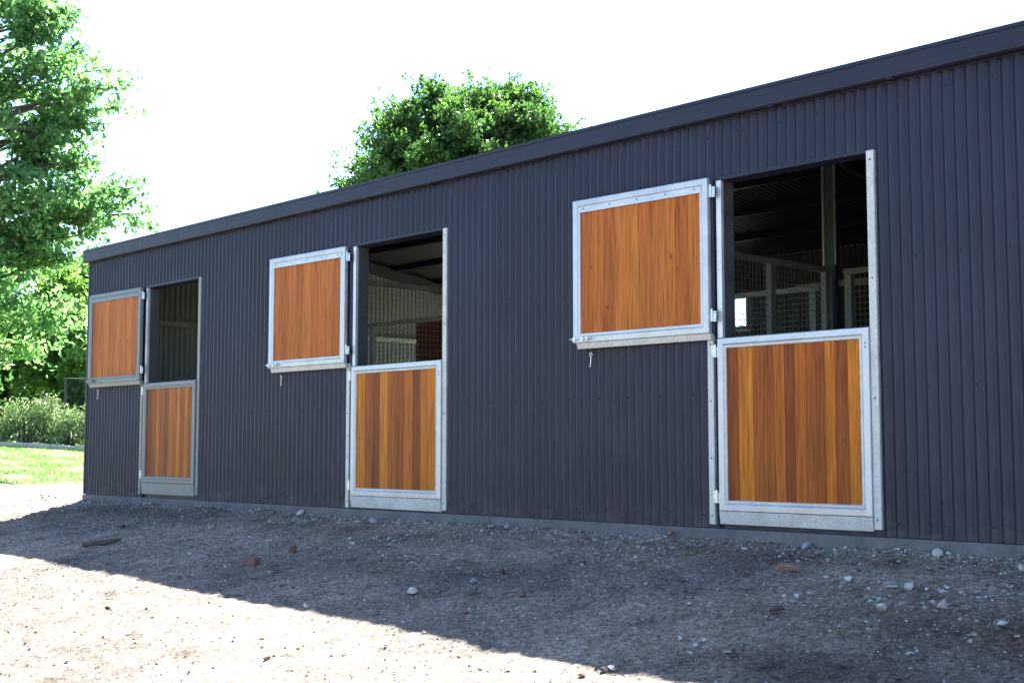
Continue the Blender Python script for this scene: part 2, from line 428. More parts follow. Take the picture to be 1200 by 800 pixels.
# concrete slab
mb = MB(); mb.box(XL-.03, XR+.03, -.04, YB+.03, -.55, -.004)
slab = mb.build('concrete_slab', M_conc, shed, bevel=.008)

# ------------------------------------------------------------------ doors
def mitred(w, h, prof, mb=None, m=0, ty=0.):
    """picture frame of mitred bars: prof = [(inset, y)...] rings from outside in"""
    mb = mb or MB()
    rings = []
    for ins_, y in prof:
        b0 = len(mb.v); rings.append(b0)
        mb.v += [(ins_, y, ins_), (w-ins_, y, ins_), (w-ins_, y, h-ins_), (ins_, y, h-ins_)]
    for a, c in zip(rings[:-1], rings[1:]):
        for i in range(4):
            j = (i+1) % 4; mb.f.append((a+i, a+j, c+j, c+i)); mb.m.append(m); mb.t.append(0)
    # dark-thin mitre joints: four tiny raised weld lines
    return mb
def boards(x0, x1, z0, z1, y, tints, widths=None):
    mb = MB(); n = len(tints); widths = widths or [1]*n; tot = sum(widths); x = x0
    for t, w in zip(tints, widths):
        xa = x; xb = x+(x1-x0)*w/tot; x = xb; g = .0004; e = .0012
        mb.quad((xa+e, y-.0, z0), (xb-e, y-.0, z0), (xb-e, y, z1), (xa+e, y, z1), 0, t)
        mb.quad((xa+g, y+.0012, z0), (xa+e, y, z0), (xa+e, y, z1), (xa+g, y+.0012, z1), 0, t)
        mb.quad((xb-e, y, z0), (xb-g, y+.0012, z0), (xb-g, y+.0012, z1), (xb-e, y, z1), 0, t)
    mb.box(x0, x1, y+.004, y+.018, z0, z1, 0, .15)
    return mb
def hinge(parent, x, z, y, mat_=None):
    mb = MB()
    mb.tube([(x, y-.010, z-.045), (x, y-.010, z+.045)], .0085, 10)
    mb.box(x-.034, x-.004, y-.006, y-.002, z-.038, z+.038); mb.box(x+.004, x+.034, y-.006, y-.002, z-.045, z+.028)
    for sx, sz in ((-.024, -.022), (-.024, .022), (.024, -.03), (.024, .014)): hexscrew(mb, x+sx, y-.006, z+sz, .004, .003, 1, 8, False)
    return mb.build('hinge', [M_zinc, M_screw], parent, smooth=False)
FR = [(0, -.002), (0, -.038), (.004, -.042), (.040, -.044), (.046, -.041), (.050, -.034), (.068, -.034), (.071, -.031), (.071, -.012)]
low_t = [[.1, .3, .75, .35, .2, .6, .4, .92, .35, .7, .3],
         [.85, .40, .18, .93, .45, .3, .62, .2, .7, .88],
         [.22, .80, .95, .42, .34, .58, .18, .50, .38, .28, .72, .3, .78]]
low_w = [[1.2, 1, .6, 1, 1, 1, .8, .6, .9, .8, 1], [1, 1, .9, 1, .9, 1, 1, .9, 1, .85], [1.1, .9, .5, 1, 1, 1, .9, 1, .9, .8, .9, 1.1, 1.1]]
up_t = [[.2, .4, .6, .3, .5, .35, .6, .2], [.5, .3, .6, .45, .8, .4, .55, .6, .35], [.35, .55, .2, .7, .85, .4, .6, .75, .3, .65]]
low_lab = ['lower stable door of dark boards and dull frame, nearest the far corner', 'lower stable door with amber and brown striped boards, middle doorway', 'largest lower stable door, red brown boards with one yellow pair, right doorway']
up_lab = ['upper door leaf in dull grey frame, folded back at the far corner', 'upper door leaf in pale frame folded back beside middle doorway', 'upper door leaf in bright frame folded back beside right doorway']
for i, d in enumerate(doors):
    L, W = d['L'], d['W']
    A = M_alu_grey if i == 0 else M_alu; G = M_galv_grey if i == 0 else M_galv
    # --- lower leaf
    h = d['zt']-d['zb']
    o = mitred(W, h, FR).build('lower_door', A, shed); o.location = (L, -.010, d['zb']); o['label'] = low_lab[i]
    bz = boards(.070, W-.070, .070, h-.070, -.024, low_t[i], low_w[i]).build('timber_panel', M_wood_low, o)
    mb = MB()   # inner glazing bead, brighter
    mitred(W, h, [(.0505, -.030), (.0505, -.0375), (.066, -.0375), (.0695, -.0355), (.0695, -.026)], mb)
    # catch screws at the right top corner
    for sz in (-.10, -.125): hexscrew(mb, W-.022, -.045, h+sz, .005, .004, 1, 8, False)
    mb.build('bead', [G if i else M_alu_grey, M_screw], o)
    mb = MB(); kz = d['zb']-d['zk']
    mb.box(.0, W, -.040, -.004, -kz, -.0025, fn=lambda p: (p[0], p[1]+(.012 if (p[2] < -.01 and p[1] < -.02) else 0), p[2]))
    mb.build('kick_plate', G, o)
    for z in (.095, h-.085) : hinge(o, -.022, z, -.026)
    # --- upper leaf, folded back against the wall
    h = d['uz']-d['ub']; uw = d['uW']
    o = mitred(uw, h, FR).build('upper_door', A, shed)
    ang = math.radians(2.0)
    o.rotation_euler = (0, 0, ang)
    o.location = (d['uR']-uw*math.cos(ang), -.020-.026-uw*math.sin(ang), d['ub']); o['label'] = up_lab[i]
    boards(.070, uw-.070, .070, h-.070, -.024, up_t[i]).build('timber_panel', M_wood_up, o)
    mb = MB(); mitred(uw, h, [(.0505, -.030), (.0505, -.0375), (.066, -.0375), (.0695, -.0355), (.0695, -.026)], mb)
    mb.box(.052, uw-.052, -.0415, -.030, h-.098, h-.052)
    for k in range(5): hexscrew(mb, .11+(uw-.22)*k/4, -.0415, h-.068, .006, .004, 1, 8, False)
    mb.build('bead', [A, M_screw], o)
    mb = MB(); mb.box(.035, uw+.012, -.026, .0, -.045, -.0025, fn=lambda p: (p[0], p[1]-(.014 if p[1] < -.01 and p[2] > -.02 else 0), p[2]))
    mb.build('drip_rail', G, o)
    mb = MB()     # sliding bolt
    zl = .028
    mb.tube([(-.015, -.058, zl), (.19, -.058, zl)], .0065, 10)
    mb.tube([(.17, -.058, zl), (.178, -.080, zl-.004), (.185, -.088, zl-.012)], .005, 8)
    for bx in (.02, .10, .15):
        mb.box(bx, bx+.022, -.068, -.045, zl-.016, zl+.016)
    mb.box(.0, .18, -.0475, -.045, zl-.018, zl+.018)
    mb.build('bolt_latch', M_zinc if i else M_galv_grey, o, bevel=.001)
    for z in (.125, h-.095):
        hinge(o, uw+.020, z, -.018)
    # --- trims round the opening
    for (xa, xb, za, zb_) in ((L-.094, L-.052, d['zk']-.005, 1.33 if i != 1 else 1.34), (L+W+.006, L+W+.052, d['zk']+.012, d['zo']+.012)):
        mb = MB(); mb.box(xa, xb, -.034, -.0285, za, zb_)
        mb.box(xa-.004, xa, -.0325, -.004, za, zb_); mb.box(xb, xb+.004, -.0325, -.004, za, zb_)
        for k in range(4): hexscrew(mb, (xa+xb)/2, -.034, za+.06+(zb_-za-.12)*k/3, .005, .004, 1, 8)
        mb.build('door_flashing', [G, M_screw], shed)
    mb = MB()
    mb.box(L-.008, L+.034, -.031, -.003, d['zt']+.006, d['zo']-.002)
    mb.build('door_jamb', M_bright, shed)
    mb = MB()
    mb.box(L-.06, L+.030, .001, .12, 0, d['zo']-.002); mb.build('jamb_post', M_jamb, shed, bevel=.003)
    mb = MB(); mb.box(L+W+.01, L+W+.10, .001, .12, 0, d['zo']-.002)
    mb.build('jamb_post', M_jamb, shed, bevel=.003)
    mb = MB(); mb.box(L-.008, L+W+.002, -.0035, .10, -.003, d['zb']-.01); mb.build('door_sill', M_trim, shed)
    mb = MB(); mb.box(L-.008, L+W+.002, -.029, .12, d['zo']+.0005, d['zo']+.024)
    mb.build('door_header', M_trim, shed)
    # --- hook for the open leaf
    hx = d['uR']-uw+.10; hz = d['ub']-.115
    mb = MB()
    mb.tube([(hx, -.018, hz+.035), (hx, -.034, hz+.035)], .004, 8)
    pts = [(hx+.014*math.cos(a), -.036, hz+.030+.014*math.sin(a)) for a in [k*math.pi/5 for k in range(11)]]
    mb.tube(pts, .0035, 6, cap=False)
    mb.tube([(hx, -.036, hz+.016), (hx-.002, -.037, hz-.03), (hx-.004, -.038, hz-.058), (hx-.012, -.039, hz-.068), (hx-.020, -.039, hz-.060)], .0035, 6)
    mb.build('wall_hook', M_zinc, shed)

# ------------------------------------------------------------------ inside: portal posts, purlins, stall partitions
def mesh_panel(mb, a, b_, z0, z1, ap=.05, r=.0022):
    a = Vector(a); b_ = Vector(b_); d = b_-a; n = int(d.length/ap); dx = d/n
    nrm = Vector((-d.y, d.x, 0)).normalized()*r; dd = d.normalized()*r
    for k in range(1, n):
        p = a+dx*k
        mb.quad(tuple(p-dd+Vector((0, 0, z0))), tuple(p+dd+Vector((0, 0, z0))), tuple(p+dd+Vector((0, 0, z1))), tuple(p-dd+Vector((0, 0, z1))))
        mb.quad(tuple(p-nrm+Vector((0, 0, z0))), tuple(p+nrm+Vector((0, 0, z0))), tuple(p+nrm+Vector((0, 0, z1))), tuple(p-nrm+Vector((0, 0, z1))))
    m_ = int((z1-z0)/ap)
    for k in range(1, m_):
        z = z0+(z1-z0)*k/m_; u = Vector((0, 0, r))
        for s in (u, nrm):
            mb.quad(*[tuple(q+Vector((0, 0, z))) for q in (a-s, b_-s, b_+s, a+s)])
def partition(a, b_, ztop, posts, wood_=True, mid=1.25, lab=None):
    """rails and posts in galvanised tube, wire mesh above, boards below"""
    a = Vector((*a, 0)); b_ = Vector((*b_, 0)); d = (b_-a).normalized(); nr = Vector((-d.y, d.x, 0))
    def bar(mb, p, q, z0, z1, w):
        p = p-d*0; pts = [p-nr*w, q-nr*w, q+nr*w, p+nr*w]
        b0 = len(mb.v); mb.v += [(v.x, v.y, z0) for v in pts]+[(v.x, v.y, z1) for v in pts]
        for f in ((3, 2, 1, 0), (4, 5, 6, 7), (0, 1, 5, 4), (1, 2, 6, 5), (2, 3, 7, 6), (3, 0, 4, 7)):
            mb.f.append(tuple(b0+i for i in f)); mb.m.append(0); mb.t.append(.35)
    mb = MB()
    bar(mb, a, b_, ztop-.05, ztop, .025); bar(mb, a, b_, mid-.03, mid+.03, .024); bar(mb, a, b_, .04, .10, .024)
    o = mb.build('stall_partition', M_galv_in, shed)
    L_ = (b_-a).length
    for t in posts:
        mb = MB(); c = a+d*(t*L_); bar(mb, c-d*.035, c+d*.035, 0, ztop+.002, .0285); mb.build('post', M_galv_in, o)
    mb = MB(); mesh_panel(mb, a, b_, mid+.03, ztop-.05, .052, .0024); mb.build('wire_mesh', M_galv_in, o)
    if wood_:
        mb = MB(); n = 9
        for k in range(n): bar(mb, a, b_, .10+(mid-.13)*k/n, .10+(mid-.13)*(k+1)/n-.004, .016)
        mb.build('timber_infill', M_wood_low, o)
    return o
for xp, zt in ((-.45, 2.28), (3.55, 2.22)):
    partition((xp, .13), (xp, 3.17), zt, (0.01, .69, .97))
partition((7.7, .13), (7.7, 3.17), 2.2, (.01, .5, .97))
partition((-4.98, 3.2), (-.50, 3.2), 2.2, (.02, .33, .55, .8), mid=1.25)
partition((-.40, 3.2), (3.42, 3.2), 2.08, (.02, .45, .7, .98))
partition((3.68, 3.2), (7.6, 3.2), 2.2, (.012, .4, .75, .98))
# taller timber-filled stable front seen through the middle doorway
mb = MB()
for k in range(12): mb.box(-2.55+k*.11, -2.55+(k+1)*.11-.003, 3.165, 3.172, .12, 2.14, 0, R_.random()*.15)
mb.build('timber_lining', M_wood_low, shed)
# columns up to the roof, with C-section lips
for (cx, cy) in ((-.45, 3.2), (3.55, 3.2), (7.7, 3.2)):
    mb = MB(); zt = zroof(3.2)-.06
    mb.box(cx-.07, cx+.07, cy-.035, cy-.031, 2.25, zt); mb.box(cx-.07, cx-.066, cy-.031, cy+.035, 2.25, zt); mb.box(cx+.066, cx+.07, cy-.031, cy+.035, 2.25, zt)
    mb.box(cx-.05, cx+.05, cy-.03, cy+.03, 0, 2.25)
    for k in range(6): hexscrew(mb, cx-.035, cy-.035, 2.3+k*.15, .008, .005, 0)
    oc = mb.build('portal_column', M_col, shed)
    mb = MB(); mb.box(cx-.072, cx-.050, cy-.05, cy-.0355, 2.25, zt); mb.box(cx+.058, cx+.072, cy-.05, cy-.0355, 2.25, zt); mb.build('column_lit_edge', M_bright, oc)  # brighter strips added so the column edges look lit
# rafters, purlins, girts
for cx in (-4.9, -.45, 3.55, 7.7, 11.8):
    mb = MB()
    for (ya, yb) in ((.02, 3.2), (3.2, 6.36)):
        za, zb_ = zroof(ya)-.075, zroof(yb)-.075
        p = [(cx-.03, ya, za), (cx+.03, ya, za), (cx+.03, yb, zb_), (cx-.03, yb, zb_)]
        q = [(a, b2, c-.15) for a, b2, c in p]; b0 = len(mb.v); mb.v += q+p
        for f in ((3, 2, 1, 0), (4, 5, 6, 7), (0, 1, 5, 4), (1, 2, 6, 5), (2, 3, 7, 6), (3, 0, 4, 7)):
            mb.f.append(tuple(b0+i for i in f)); mb.m.append(0); mb.t.append(0)
    mb.build('rafter', M_jamb, shed)
for y in (.9, 1.7, 2.5, 3.9, 4.7, 5.5):
    mb = MB(); z = zroof(y); mb.box(XL+.03, XR-.03, y-.035, y+.035, z-.07, z-.011); mb.build('purlin', M_trim, shed)
for z in (1.1, 2.16):
    mb = MB(); mb.box(XL+.012, XL+.07, .13, YB-.05, z-.035, z+.035); mb.build('wall_girt', M_galv_in, shed)
mb = MB(); mb.box(1.0, XR-.1, YB-.09, YB-.02, 2.5, 2.57); mb.build('wall_girt', M_galv_in, shed)


# ------------------------------------------------------------------ stones
def rock_np(rng, r, flat=.7, sub=1):
    t = (1+5**.5)/2
    v = np.array([(-1, t, 0), (1, t, 0), (-1, -t, 0), (1, -t, 0), (0, -1, t), (0, 1, t), (0, -1, -t), (0, 1, -t), (t, 0, -1), (t, 0, 1), (-t, 0, -1), (-t, 0, 1)], float)
    v /= np.linalg.norm(v[0])
    f = np.array([(0, 11, 5), (0, 5, 1), (0, 1, 7), (0, 7, 10), (0, 10, 11), (1, 5, 9), (5, 11, 4), (11, 10, 2), (10, 7, 6), (7, 1, 8), (3, 9, 4), (3, 4, 2), (3, 2, 6), (3, 6, 8), (3, 8, 9), (4, 9, 5), (2, 4, 11), (6, 2, 10), (8, 6, 7), (9, 8, 1)])
    for _ in range(sub):
        cache = {}; nf = []; vl = list(v)
        def mid_(a, b2):
            k = (min(a, b2), max(a, b2))
            if k not in cache:
                p = (vl[a]+vl[b2]); vl.append(p/np.linalg.norm(p)); cache[k] = len(vl)-1
            return cache[k]
        for a, b2, c in f:
            x, y, z = mid_(a, b2), mid_(b2, c), mid_(c, a); nf += [(a, x, z), (b2, y, x), (c, z, y), (x, y, z)]
        v = np.array(vl); f = np.array(nf)
    # clip by random planes for a fractured look
    for _ in range(11):
        n = rng.normal(size=3); n /= np.linalg.norm(n); h = rng.uniform(.32, .62)
        dd = v@n-h; v = v-np.outer(np.maximum(dd, 0), n)
    return v*np.array([r*rng.uniform(.8, 1.25), r*rng.uniform(.7, 1.), r*flat]), f
rng = np.random.default_rng(11)
def sample_xy(n):
    out = []
    while len(out) < n:
        x = rng.uniform(-6.0, 9.0); u = rng.random(); y = -.04-4.7*u**1.35
        dens = .35+.65*(noise.noise(Vector((x*.7, y*.9, 7.)))*.5+.5)
        if y > -.35: dens = 1.
        if rng.random() < dens: out.append((x, y))
    return out
VS, FS, TS = [], [], []; off = 0
kit = [rock_np(rng, 1., rng.uniform(.45, .8), 0) for _ in range(24)]
def add_pebbles(pts, rmin, rmax, pw=2.6):
    global off
    for x, y in pts:
        v, f = kit[rng.integers(24)]; r = rmin+(rmax-rmin)*rng.random()**pw; a = rng.random()*6.28
        c, s = math.cos(a), math.sin(a); z = gh(x, y)
        w = v*r; w = np.stack([w[:, 0]*c-w[:, 1]*s+x, w[:, 0]*s+w[:, 1]*c+y, w[:, 2]+z+r*.18], 1)
        VS.append(w); FS.append(f+off); TS.append(np.full(len(f), rng.random()**1.3)); off += len(w)
add_pebbles(sample_xy(15000), .004, .016)
add_pebbles(sample_xy(1300), .010, .024)
add_pebbles([p for p in sample_xy(5200) if noise.noise(Vector((p[0]*1.3, p[1]*2.2, 2.))) > .02 and p[1] > -2.2], .010, .032, 2.4)
# rubble line along the slab
add_pebbles([(rng.uniform(-5, 8.5), -.04-abs(rng.normal())*.13) for _ in range(2600)], .006, .026, 2.2)
add_pebbles([(rng.normal(7.8, 1.0), -1.0+rng.normal()*.45) for _ in range(900)], .008, .028, 2.2)
gravel = np_mesh('gravel', np.concatenate(VS), np.concatenate(FS), M_gravel, tint=np.concatenate(TS))
tag(gravel, 'loose grey gravel and rubble scattered over the dirt bank', 'gravel', kind='stuff')

# single stones that stand out; positions measured on the bank
named = [
 ((2.905, -1.985), .055, M_pale, 'pale_stone', 'whitish stone with an orange face, alone near the shadow edge left of centre', .8),
 ((3.30, -1.72), .036, M_bluestone, 'blue_stone', 'blue grey stone just right of and behind the whitish stone', .8),
]
C = Vector((10.376, -7.3308, .5345))
yaw, pit, f_ = -.81582, .08227, 1541.4
def on_ground(px, py):
    """where the line of sight measured on the photograph meets the bank"""
    Fw = Vector((math.sin(yaw)*math.cos(pit), math.cos(yaw)*math.cos(pit), math.sin(pit))); Rt = Vector((math.cos(yaw), -math.sin(yaw), 0)); Up = Rt.cross(Fw)
    d = Fw+Rt*((px-600)/f_)-Up*((py-400)/f_)
    t = 2.
    while t < 60:
        p = C+d*t
        if p.z < float(base_h(p.x, p.y)): break
        t += .02
    return p.x, p.y
stones = [
 (481, 694, 10, M_pale, 'stone', 'whitish stone lying alone near the shadow edge left of centre', .75),
 (555, 684, 7, M_bluestone, 'stone', 'blue grey stone just behind and right of the whitish stone', .8),
 (589, 669, 6, M_darkrock, 'stone', 'dark stone on the bank straight above the blue grey stone', .7),
 (623, 680, 6, M_bluestone, 'stone', 'flat blue grey chip right of the dark stone on the mid bank', .4),
 (545, 719, 6, M_rust, 'clod', 'small reddish chip below the whitish stone', .4),
 (610, 699, 7, M_darkrock, 'clod', 'dark crumbled clod right of the blue grey stone', .45),
 (681, 659, 8, M_darkrock, 'clod', 'flat black chip below the long blank wall', .35),
 (360, 711, 6, M_pale, 'stone', 'small white stone sitting right on the shadow line', .8),
 (343, 646, 9, M_rust, 'clod', 'rusty brown clod below the middle doorway left side', .65),
 (141, 618, 9, M_darkrock, 'clod', 'black clod near the far left corner doorway', .4),
 (925, 670, 11, M_brownrock, 'stone', 'brown lump of rock below the right door', .8),
 (908, 720, 12, M_darkrock, 'clod', 'large black flat clod under the right door on the lower bank', .4),
 (995, 678, 6, M_pale, 'stone', 'small pale stone right of the brown lump', .7),
 (1033, 717, 9, M_pale, 'stone', 'upright pale triangular stone on lower right bank', .9),
 (1047, 691, 8, M_pale, 'stone', 'flat pale stone, left one of a close pair', .4),
 (1066, 693, 8, M_pale, 'stone', 'pale stone, right one of a close pair', .55),
 (1104, 714, 8, M_pale, 'stone', 'pale angular stone on the dark damp patch', .8),
 (1110, 691, 6, M_pale, 'stone', 'flat pale chip above the dark damp patch', .45),
 (1173, 735, 7, M_pale, 'stone', 'pale round stone near the right edge of the bank', .9),
 (1088, 643, 6, M_pale, 'stone', 'small white stone against the slab right of the right door', .8),
 (1132, 646, 10, M_pale, 'stone', 'biggest pale stone lying against the slab at far right', .55),
 (1197, 670, 8, M_pale, 'stone', 'pale stone cut by the right picture edge', .8),
 (945, 643, 8, M_bluestone, 'stone', 'grey stone at slab below the right door', .55),
 (858, 721, 6, M_brownrock, 'stone', 'small brown stone left of the large black clod', .7),
 (795, 630, 7, M_brownrock, 'stone', 'brown stone at slab just left of the right door', .7),
 (438, 612, 7, M_bluestone, 'stone', 'grey stone at slab below the middle door', .6),
 (598, 619, 7, M_pale, 'stone', 'pale stone in the rubble right of the middle door', .6),
 (192, 590, 6, M_bluestone, 'stone', 'grey stone at slab below the far door', .5),
 (382, 601, 6, M_pale, 'stone', 'white stone at slab left of the middle door', .7),
 (127, 711, 4, M_darkrock, 'clod', 'small dark clod alone in the sunlit dirt at left', .7),
 (178, 724, 5, M_brownrock, 'clod', 'brown clod in the sunlit dirt below the far door', .6),
 (717, 782, 6, M_pale, 'stone', 'pale stone at the shadow edge near the bottom', .8),
 (707, 783, 6, M_darkrock, 'clod', 'dark clod touching the pale stone near the bottom', .8),
 (683, 789, 6, M_rust, 'clod', 'reddish clod in sun at the bottom edge', .5),
 (313, 770, 7, M_brownrock, 'clod', 'tan clod in the sunlit dirt at bottom centre left', .4),
]
for k, (px, py, rp, mt, nm, lab, fl) in enumerate(stones):
    x, y = on_ground(px, py+2); dist = (Vector((x, y, 0))-Vector((C.x, C.y, 0))).length
    r = rp*dist/f_*1.08
    v, f = rock_np(rng, r, fl, 1)
    # knobbly surface
    v = v*(1+.05*np.array([noise.noise(Vector(p)*1.6/r+Vector((k, 0, 0))) for p in v]))[:, None]
    a = rng.random()*6.28; c, s = math.cos(a), math.sin(a)
    v = np.stack([v[:, 0]*c-v[:, 1]*s, v[:, 0]*s+v[:, 1]*c, v[:, 2]], 1)
    o = np_mesh(nm, v, f, mt, tint=np.full(len(f), rng.random()))
    o.location = (x, min(y, -.04-r), gh(x, y)+r*fl*.5+.004)
    tag(o, lab, nm)
# broken brick and stick
x, y = on_ground(294, 661); mb = MB(); mb.box(-.065, .065, -.04, .04, -.02, .04)
o = mb.build('broken_brick', M_brick, bevel=.008); o.location = (x, y, gh(x, y)+.0); o.rotation_euler = (.08, -.1, .35)
tag(o, 'half red brick lying flat on the bank left of the rusty clod', 'brick')
x, y = on_ground(118, 641); mb = MB()
mb.tube([(-.16, -.03, .0), (-.06, 0, .012), (.05, .012, .02), (.17, .05, .045)], [.022, .028, .024, .012], 8)
o = mb.build('broken_branch', M_bark, smooth=True); o.location = (x, y, gh(x, y)+.015); o.rotation_euler = (0, 0, .9)
tag(o, 'short broken brown branch lying on the shaded bank at left', 'branch')

# ------------------------------------------------------------------ trees
def leaf_cloud(pts, sizes, rng, up=.35, tint=None, asp=.55):
    n = len(pts)
    a = rng.normal(size=(n, 3)); a[:, 2] -= .35; a /= np.linalg.norm(a, axis=1)[:, None]
    nb = rng.normal(size=(n, 3)); nb[:, 2] += up*2; b2 = np.cross(nb, a); b2 /= np.linalg.norm(b2, axis=1)[:, None]
    nn = np.cross(a, b2); s = sizes[:, None]
    v = np.stack([pts-a*s*.5, pts+b2*s*asp*.5+nn*s*.10, pts+a*s*.5-nn*s*.05, pts-b2*s*asp*.5+nn*s*.10], 1).reshape(-1, 3)
    f = np.arange(4*n).reshape(-1, 4)
    return v, f
def make_tree(name, base, height, crown, leafm, rng, label, cat='tree', group=None, leaf=.09, n_br=90, per=420, trunk_r=.16, sprays=(), fork=.25, spread=.34, tipdrop=.1, tbias=0.):
    """crown: list of (dx, dy, z, rx, rz, weight) ellipsoids relative to base"""
    root = empty(name, base); tag(root, label, cat, group)
    mb = MB(); B = Vector((0, 0, 0))
    ztop = height*.78
    tp = [Vector((0, 0, -.15)), Vector((.03, .02, height*.12)), Vector((-.04*height*.3, .03, height*.3)), Vector((.05, -.05, height*.5)), Vector((.1, .05, ztop))]
    mb.tube(tp, [trunk_r*1.35, trunk_r*1.05, trunk_r*.85, trunk_r*.55, trunk_r*.15], 12)
    def trunk_at(z):
        for a, b2 in zip(tp[:-1], tp[1:]):
            if z <= b2.z: t = (z-a.z)/(b2.z-a.z); return a.lerp(b2, max(0, t))
        return tp[-1]
    W = np.array([c[5] for c in crown]); W = W/W.sum(); P_, S_, T_ = [], [], []
    tips = []
    for k in range(n_br):
        c = crown[rng.choice(len(crown), p=W)]
        d = rng.normal(size=3); d /= np.linalg.norm(d); rr = rng.random()**.33*.25+.72 if rng.random() < .78 else rng.uniform(.25, .7)
        tips.append((Vector((c[0]+d[0]*c[3]*rr, c[1]+d[1]*c[3]*rr, c[2]+d[2]*c[4]*rr)), 1.))
    for sp in sprays: tips.append((Vector(sp[:3]), sp[3]))
    for tip, wgt in tips:
        h0 = max(height*fork*rng.uniform(.7, 1.), min(ztop, tip.z - rng.uniform(.15, .5)*Vector((tip.x, tip.y, 0)).length - .3))
        s = trunk_at(h0); L_ = (tip-s).length
        m1 = s.lerp(tip, .4)+Vector((rng.normal()*.07, rng.normal()*.07, .10))*L_; m2 = s.lerp(tip, .75)+Vector((rng.normal()*.05, rng.normal()*.05, .07))*L_
        r0 = min(trunk_r*.42, .018+.013*L_)
        mb.tube([s, m1, m2, tip], [r0, r0*.62, r0*.36, .006], 5, cap=False)
        n = int(per*wgt*rng.uniform(.7, 1.3))
        # sub-twigs carrying the leaves
        nt_ = max(5, int(n/26)); tv = rng.uniform(-.16, .16)
        for q in range(nt_):
            t = rng.uniform(.35, 1.) if wgt >= 1 else rng.uniform(.55, 1.)
            p0 = m1.lerp(m2, (t-.35)/.35) if t < .7 else m2.lerp(tip, (t-.7)/.3)
            dv = Vector((rng.normal(), rng.normal(), rng.normal()*.7+.1)); dv.normalize(); dv += (tip-s).normalized()*.5
            ln = spread*rng.uniform(.5, 1.6)*(1. if wgt >= 1 else .75)
            p1 = p0+dv*ln+Vector((0, 0, -tipdrop*ln))
            if q % 2 == 0: mb.tube([p0, p0.lerp(p1, .5)+Vector((0, 0, .03)), p1], [.007, .005, .002], 3, cap=False)
            u = rng.random(26)**.7
            pp = np.array(p0)[None]*(1-u[:, None])+np.array(p1)[None]*u[:, None]
            pp = pp+rng.normal(size=(26, 3))*np.array([.075, .075, .05])*(spread/.34)
            P_.append(pp); S_.append(leaf*rng.uniform(.6, 1.3, 26)); T_.append(np.clip(.5+tbias+tv+rng.normal(size=26)*.2, 0, 1))
    mb.build('trunk', M_bark, root, smooth=True)
    P_ = np.concatenate(P_); S_ = np.concatenate(S_); T_ = np.concatenate(T_)
    v, f = leaf_cloud(P_, S_, rng)
    np_mesh('crown', v, f, leafm, root, tint=T_)
    return root
r1 = np.random.default_rng(3)
Rx, Ry = .685, .728
def side(l, z, back=0): return (Rx*l-.73*back, Ry*l+.68*back, z)
bx, by = -14.3, 1.6; zb0 = float(base_h(bx, by))
def zz(py): return .53+(527-py)/64.-zb0      # heights read off at the tree's own distance
sprays = []
for (l, py, w) in ((3.25, 100, .55), (2.8, 72, .6), (3.0, 140, .55), (2.6, 190, .5), (3.5, 215, .5), (3.62, 243, .6), (2.9, 250, .7), (2.35, 38, .6), (2.0, 5, .7), (2.9, 118, .6), (2.4, 165, .6), (2.5, 270, .6), (2.2, 300, .6)):
    sprays.append((*side(l*1.02, zz(py), r1.uniform(-.3, .3)), w)); sprays.append((*side(l*.86, zz(py)+.05, r1.uniform(-.5, .5)), .8)); sprays.append((*side(l*.68, zz(py)+.1, r1.uniform(-.8, .8)), .95))
make_tree('leafy_tree', (bx, by, zb0), 10.3,
    [(0, 0, 6.6, 2.15, 3.4, 2.4), (*side(.3, 3.2), 2.1, 1.5, 1.5), (*side(1.0, 5.0), 1.6, 2.3, 1.3), (*side(-1, 4.5), 2.0, 2.6, .8), (*side(.9, 8.0), 1.0, 1.3, .6), (*side(1.2, 2.3), 1.2, .9, .5)],
    M_leaf, r1, 'tall airy green tree with long drooping side sprays at the left edge', leaf=.135, n_br=86, per=370, trunk_r=.22, sprays=sprays, spread=.42, tipdrop=.25)
r2 = np.random.default_rng(5)
